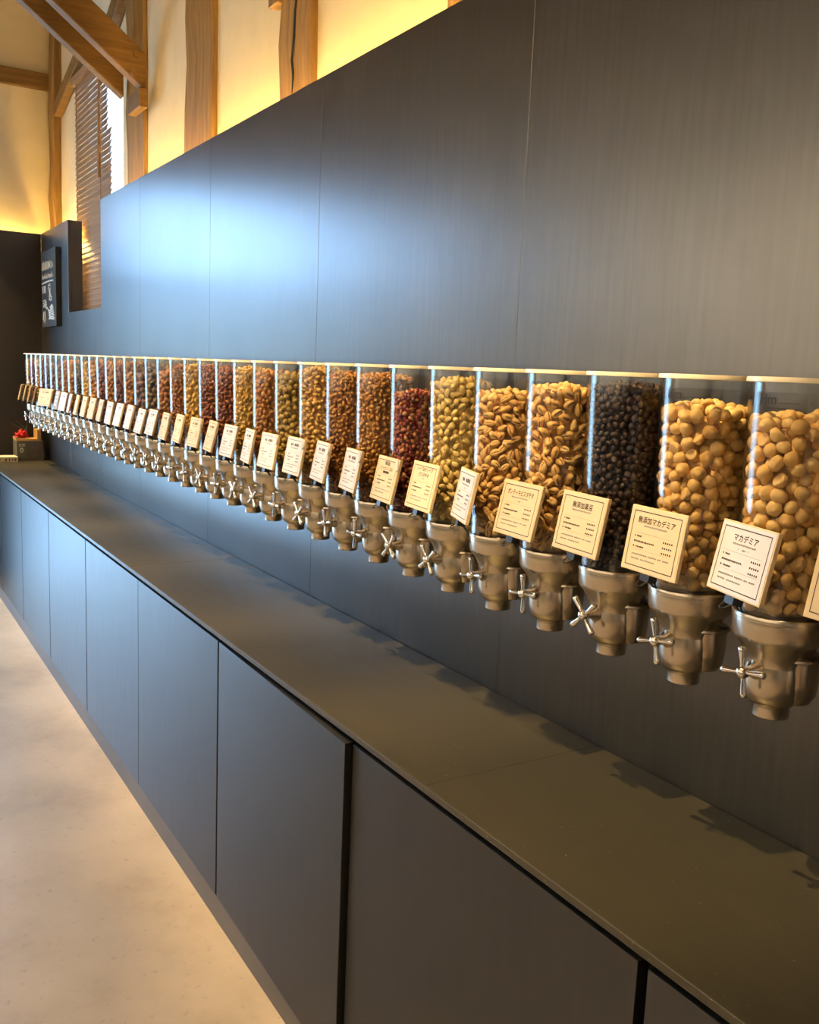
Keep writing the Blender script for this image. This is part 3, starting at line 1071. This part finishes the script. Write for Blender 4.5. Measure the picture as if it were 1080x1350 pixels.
def glyph_row(rg, x0, x1, z, h):
    """unreadable small print: a run of tiny blocks with uneven gaps"""
    out = []
    x = x0
    while x < x1:
        w_ = h * rg.uniform(0.55, 0.95)
        if rg.random() > 0.08:
            out.append((x, min(x + w_, x1), z - h * rg.uniform(0.32, 0.5), z + h * rg.uniform(0.3, 0.5)))
            if rg.random() < 0.5:
                out.append((x + w_ * 0.2, x + w_ * 0.8, z - h * 0.55, z - h * 0.45))
        x += w_ + h * 0.28
    return out


shared = {}


def card_common():
    if shared:
        return shared
    hw, hh = CW / 2, CH / 2
    shared['board'] = MB().box(-hw, hw, -CT / 2, CT / 2, -hh, hh).build('board', 'card_wood', bevel=0.0006, seg=1)
    for n in ('paper_white', 'paper_cream', 'paper_grey'):
        shared[n] = MB().box(-hw + 0.002, hw - 0.002, YP, -CT / 2 + 0.0001, -hh + 0.002, hh - 0.002).build('paper', n)
    bx, bz, t = hw - 0.0085, hh - 0.0075, 0.0013
    shared['border'] = flat_rects([(-bx, bx, bz - t, bz), (-bx, bx, -bz, -bz + t), (-bx, -bx + t, -bz + t, bz - t), (bx - t, bx, -bz + t, bz - t)], YP - 0.0003).build('border_line', 'ink')
    shared['rules'] = flat_rects([(-0.043, 0.043, 0.0088, 0.0091), (-0.043, 0.043, -0.0166, -0.0163)], YP - 0.0003).build('rule_line', 'ink_grey')
    rg = random.Random(3)
    rows = glyph_row(rg, -0.042, -0.026, 0.0040, 0.0030) + glyph_row(rg, -0.042, 0.004, -0.0040, 0.0030) + glyph_row(rg, -0.042, -0.018, -0.0120, 0.0030)
    shared['rows'] = flat_rects(rows, YP - 0.0003).build('small_print', 'ink')
    st = []
    for z in (0.0030, -0.0050, -0.0130):
        for i in range(5):
            x = 0.022 + i * 0.0044
            st.append((x, x + 0.0026, z - 0.0013, z + 0.0013))
    shared['stars'] = flat_rects(st, YP - 0.0003).build('rating_mark', 'ink')
    shared['desc'] = flat_rects(glyph_row(rg, -0.041, 0.041, -0.0235, 0.0026) + glyph_row(rg, -0.041, 0.012, -0.0305, 0.0026), YP - 0.0003).build('description_print', 'ink_grey')
    shared['sub'] = flat_rects(glyph_row(rg, -0.026, 0.026, 0.0205, 0.0028), YP - 0.0003).build('subtitle_print', 'ink_grey')
    shared['sub2'] = flat_rects(glyph_row(rg, -0.006, 0.006, 0.0140, 0.0028) + [(-0.0115, -0.0107, 0.0126, 0.0154), (0.0107, 0.0115, 0.0126, 0.0154)], YP - 0.0003).build('flavour_print', 'ink_grey')
    shared['gtitle'] = flat_rects(glyph_row(rg, -0.028, 0.028, 0.0300, 0.0080), YP - 0.0003).build('title_print', 'ink')
    c = MB()
    c.box(-0.010, 0.010, -0.004, 0.012, -0.008, 0.003)
    c.tube([(-0.008, -0.005, -0.008), (-0.006, -0.012, -0.014), (0.0, -0.014, -0.016), (0.006, -0.012, -0.014), (0.008, -0.005, -0.008)], 0.0012, 6)
    c.tube([(-0.006, 0.010, -0.006), (-0.004, 0.020, -0.015), (0.004, 0.020, -0.015), (0.006, 0.010, -0.006)], 0.0014, 6)
    shared['clip'] = c.build('clip', 'black_metal', smooth=30)
    shared['tag'] = MB().add([(-0.013, 0, -0.0055), (0.013, 0, -0.0055), (0.013, 0, 0.0055), (-0.013, 0, 0.0055), (-0.013, 0.0008, -0.0055), (0.013, 0.0008, -0.0055), (0.013, 0.0008, 0.0055), (-0.013, 0.0008, 0.0055)],
                             [(0, 1, 2, 3), (7, 6, 5, 4), (0, 4, 5, 1), (1, 5, 6, 2), (2, 6, 7, 3), (3, 7, 4, 0)]).build('corner_tag', 'paper_white')
    shared['tag_edge'] = flat_rects([(-0.012, 0.012, 0.0037, 0.0045), (-0.012, 0.012, -0.0045, -0.0037), (-0.012, -0.0112, -0.0037, 0.0037), (0.0112, 0.012, -0.0037, 0.0037),
                                     (-0.008, 0.008, -0.0006, 0.0006)], -0.0002).build('tag_print', 'ink_grey')
    return shared


card_common()
used = set()


def use(key, parent, loc=None):
    src = shared[key]
    if key in used:
        o = src.copy()
        COL.objects.link(o)
    else:
        o = src
        used.add(key)
    o.parent = parent
    if loc:
        o.location = loc
    return o


def make_card(k, X, Y, z, yaw, tilt, scale=1.0):
    c = empty('price_card', (X, Y, z))
    c.rotation_euler = (-tilt, 0, yaw)
    c.scale = (scale, 1, scale)
    use('board', c)
    if k == 28:
        use('paper_grey', c)
        mm = flat_rects([(-0.03 + 0.016 * i, -0.02 + 0.016 * i, -0.03 + 0.02 * j, -0.018 + 0.02 * j) for i in range(4) for j in range(4)], YP - 0.0003)
        mm.build('white_block', 'label_white', c)
    else:
        use('paper_white' if k in WHITE else 'paper_cream', c)
        use('border', c)
        use('rules', c)
        use('rows', c)
        use('stars', c)
        use('desc', c)
        two = len(TITLES.get(k, [])) > 1
        if k in TITLES:
            L = TITLES[k]
            for q, line in enumerate(L):
                zz_ = 0.0285 if len(L) == 1 else (0.0345 - 0.0115 * q)
                sz = 0.0112 if len(L) == 1 else 0.0098
                me = stand(text_mesh(line, sz, 0.00016), 0, zz_, YP - 0.0003, 0.082)
                me.materials.append(MATS['ink'])
                link('title_lettering', me, c)
        else:
            use('gtitle', c)
        if not two:
            use('sub', c)
            if k in (0, 3, 4):
                use('sub2', c)
        elif k == 6:
            flat_rects([(-0.017, 0.017, 0.0125, 0.0178)], YP - 0.0003).build('dark_strip', 'ink', c)
        else:
            use('sub2', c, (0, 0, 0.002))
    use('clip', c, (-0.004, 0.001, -CH / 2 - 0.003))
    if k in (6, 7, 8, 9, 10, 14, 16):
        t = use('tag', c, (CW / 2 - 0.008, -CT / 2 - 0.0022, CH / 2 - 0.013))
        t.rotation_euler = (0, math.radians(62), 0)
        use('tag_edge', t)
    cname = {0: 'white card reading マカデミア on the rightmost full dispenser', 1: 'cream card reading 無添加マカデミア on the second dispenser', 2: 'cream card reading 無添加黒豆 on the black bean dispenser', 3: 'wide yellow-cream card reading ポンティキピスタチオ on the fourth dispenser', 4: 'sharply turned white card, fifth from the right',
             5: 'cream card with two title lines ending ピスタチオ', 6: 'cream card with a dark strip and a corner tag, seventh from the right', 28: 'dark grey card with pale blocks near the far end'}
    if k == -1:
        lab = 'cream card whose corner pokes in at the right edge'
    elif k in cname:
        lab = cname[k]
    else:
        lab = 'framed %s price card clipped on the %s dispenser from the right' % ('white' if k in WHITE else 'cream', ORD[k])
    tag(c, lab, 'price card', 'price cards on the dispensers')
    return c


YAWF = {22: -.10, 23: -.02, 24: -.06, 25: -.12, 26: -.12, 27: 0.06, 28: -.03, 29: -.20, 30: 0.45, 32: -.25, 33: -.28, 34: -.28, 35: -.30}
for k in range(-1, 36):
    if k in CARD:
        dxx, yaw, z, t = CARD[k]
        make_card(k, X0_ - k * S_ + dxx, -0.215, z, yaw, t)
    elif k == -1:
        make_card(k, X0_ + S_ + 0.004, -0.215, 1.3135, -0.10, 0.19)
    elif k in YAWF:
        make_card(k, X0_ - k * S_ + 0.016, -0.215, 1.313, YAWF[k], 0.22)

# maker's mark printed on the jars
for k in (0, 1):
    r0_ = 0.0716
    me = text_mesh('idm', 0.0185, 0.0005)
    n = len(me.vertices)
    for lines in (me,):
        for v_ in lines.vertices:
            ang = -PI / 2 - 0.02 + (v_.co.x / r0_)
            z = 0.450 + v_.co.y
            rr_ = 0.0640 + (z - 0.150) * 0.0072 / 0.324 + 0.0004
            v_.co = (rr_ * math.cos(ang), rr_ * math.sin(ang), z)
    me.materials.append(MATS['ink_mark'])
    jar = [c for c in disp[k].children if c.name.startswith('jar')][0]
    link('maker_mark', me, jar)
    m_ = MB()
    for (a0, a1, z, h) in ((0.20, 0.58, 0.4455, 0.0012), (-0.05, 0.58, 0.4385, 0.0009)):
        N = 14
        for i in range(N):
            p = []
            for a, zz_ in ((a0 + (a1 - a0) * i / N, z), (a0 + (a1 - a0) * (i + 0.8) / N, z), (a0 + (a1 - a0) * (i + 0.8) / N, z + h), (a0 + (a1 - a0) * i / N, z + h)):
                ang = -PI / 2 + a
                rr_ = 0.0640 + (zz_ - 0.150) * 0.0072 / 0.324 + 0.0004
                p.append((rr_ * math.cos(ang), rr_ * math.sin(ang), zz_))
            m_.add(p, [(0, 1, 2, 3)])
    m_.build('fine_print', 'ink_mark', jar)

# ------------------------------------------------------------------ chalk board on the wall
cb = empty('chalk_sign', (-6.53, -0.022, 1.74))
tag(cb, 'dark upright chalk sign with white handwriting on the wall by the window', 'sign')
MB().box(-0.235, 0.235, -0.012, 0.022, 0, 0.49).build('board', 'chalkboard', cb, bevel=0.003)
ck = MB()


def stroke(pts, r=0.0045):
    ck.tube([(x, -0.0135, z) for x, z in pts], r, 5)


def script(word_pts, ox, oz, s_):
    for pts in word_pts:
        stroke([(ox + x * s_, oz + z * s_) for x, z in pts])


rg = random.Random(5)
for row, (zc_, hh_, n_) in enumerate(((0.395, 0.055, 8), (0.325, 0.03, 6))):
    x = -0.19
    for i in range(n_):
        w_ = 0.36 / n_
        a = [(x, zc_ - hh_ / 2), (x + w_ * 0.25, zc_ + hh_ * rg.uniform(0.2, 0.6)), (x + w_ * 0.5, zc_ - hh_ * rg.uniform(0.2, 0.5)), (x + w_ * 0.75, zc_ + hh_ * rg.uniform(0.0, 0.4)), (x + w_ * 0.95, zc_ - hh_ * 0.4)]
        stroke(a, 0.0042 if row == 0 else 0.003)
        x += w_
stroke([(-0.2, 0.283), (-0.1, 0.287), (0.05, 0.29), (0.17, 0.287)], 0.005)
for x in (-0.17, -0.12, -0.09):
    stroke([(x, 0.265), (x + 0.005, 0.22)], 0.005)
stroke([(0.03, 0.26), (0.06, 0.27), (0.08, 0.25), (0.06, 0.22), (0.09, 0.19), (0.12, 0.185), (0.1, 0.165), (0.05, 0.17), (0.06, 0.21), (0.03, 0.25)], 0.006)
for dz in (0, 0.012, 0.025, 0.04):
    stroke([(-0.17, 0.13 + dz), (-0.10, 0.135 + dz), (-0.06, 0.115 + dz)], 0.004)
stroke([(-0.15, 0.10), (-0.16, 0.05), (-0.13, 0.02), (-0.10, 0.05), (-0.11, 0.10), (-0.15, 0.10)], 0.005)
for i in range(5):
    stroke([(0.02 + 0.01 * i, 0.05 + 0.018 * i), (0.12, 0.065 + 0.018 * i), (0.2 - 0.01 * i, 0.05 + 0.016 * i)], 0.0055)
stroke([(-0.04, 0.125), (0.02, 0.10), (0.06, 0.05), (0.2, 0.045)], 0.005)
ck.build('chalk_writing', 'chalk', cb)

# ------------------------------------------------------------------ things at the far end of the counter
bxo = empty('gift_box', (-6.83, -0.115, ZC))
tag(bxo, 'dark brown cardboard box with white print at the far end of the counter', 'box')
MB().box(-0.075, 0.075, -0.095, 0.075, 0.0, 0.135).build('box_body', 'kraft_dark', bxo, bevel=0.002)
lb = MB().box(-0.077, 0.0772, -0.0985, -0.030, 0.002, 0.133).build('sleeve', 'kraft_olive', bxo, bevel=0.001)
pr = MB()
for (a, b_, c, d_) in ((-0.085, -0.068, 0.108, 0.113), (-0.064, -0.045, 0.108, 0.113), (-0.085, -0.07, 0.098, 0.102), (-0.064, -0.047, 0.098, 0.102)):
    pr.add([(0.0775, a, c), (0.0775, b_, c), (0.0775, b_, d_), (0.0775, a, d_)], [(0, 1, 2, 3)])
pts = [(0.0775, -0.067 + 0.012 * math.cos(2 * PI * i / 16), 0.072 + 0.018 * math.sin(2 * PI * i / 16)) for i in range(16)]
pts2 = [(0.0775, -0.067 + 0.005 * math.cos(2 * PI * i / 16), 0.070 + 0.008 * math.sin(2 * PI * i / 16)) for i in range(16)]
pr.add(pts + pts2, [(i, (i + 1) % 16, 16 + (i + 1) % 16, 16 + i) for i in range(16)])
pr.build('printed_emblem', 'label_white', lb)
ty = empty('wooden_display', (-6.83, -0.115, ZC + 0.135))
tag(ty, 'light wooden stand with upright back on top of the brown box', 'stand')
MB().box(-0.07, 0.07, -0.10, 0.06, 0.0, 0.012).build('base', 'tray_wood', ty, bevel=0.001)
MB().box(-0.07, 0.07, 0.035, 0.06, 0.012, 0.075).build('back', 'tray_wood', ty, bevel=0.001)
MB().box(-0.07, 0.07, -0.10, -0.085, 0.012, 0.022).build('lip', 'tray_wood', ty, bevel=0.001)
fl = empty('red_flower', (-6.83, -0.165, ZC + 0.147))
tag(fl, 'red artificial flower lying on the wooden stand at the far end', 'flower')
rgp = random.Random(9)
pm = None
for i in range(22):
    if pm is None:
        V, F = shape_verts('round', 1, 2)
        pm = join_mesh('petal', [(V * np.array([0.026, 0.017, 0.005]), F, 0)], ['red_petal'], [0.3])
    p = link('petal', pm, fl)
    a = rgp.uniform(0, 2 * PI)
    q = rgp.uniform(0.0, 0.045)
    p.location = (q * math.cos(a), q * math.sin(a) * 1.1 - 0.01, 0.012 + rgp.uniform(0.0, 0.045) * (1 - q / 0.07))
    p.rotation_euler = (rgp.uniform(-1, 1), rgp.uniform(-1, 1), a)
for i in range(5):
    a = rgp.uniform(0.2, 2.9)
    MB().tube([(0, 0, 0.03), (0.02 * math.cos(a), 0.05 * math.sin(a) - 0.02, 0.06), (0.03 * math.cos(a), 0.09 * math.cos(a), 0.085 + 0.01 * i)], [0.002, 0.004, 0.001], 5).build('leaf', 'green_leaf', fl)
bk = empty('book', (-6.74, -0.32, ZC))
tag(bk, 'cream booklet lying flat at the far left end of the counter', 'book')
MB().box(-0.07, 0.07, -0.06, 0.10, 0.0, 0.03).build('pages', 'book_cream', bk, bevel=0.001)
MB().box(-0.072, 0.072, -0.062, 0.102, 0.030, 0.034).build('cover', 'book_cream', bk, bevel=0.001)
pr = MB()
for i, (a, b_) in enumerate(((-0.05, -0.03), (-0.024, -0.01), (0.02, 0.032), (0.042, 0.052), (0.062, 0.07), (0.078, 0.09))):
    pr.add([(0.0705, a, 0.006), (0.0705, b_, 0.006), (0.0705, b_, 0.023), (0.0705, a, 0.023)], [(0, 1, 2, 3)])
pr.build('spine_print', 'kraft_olive', bk)
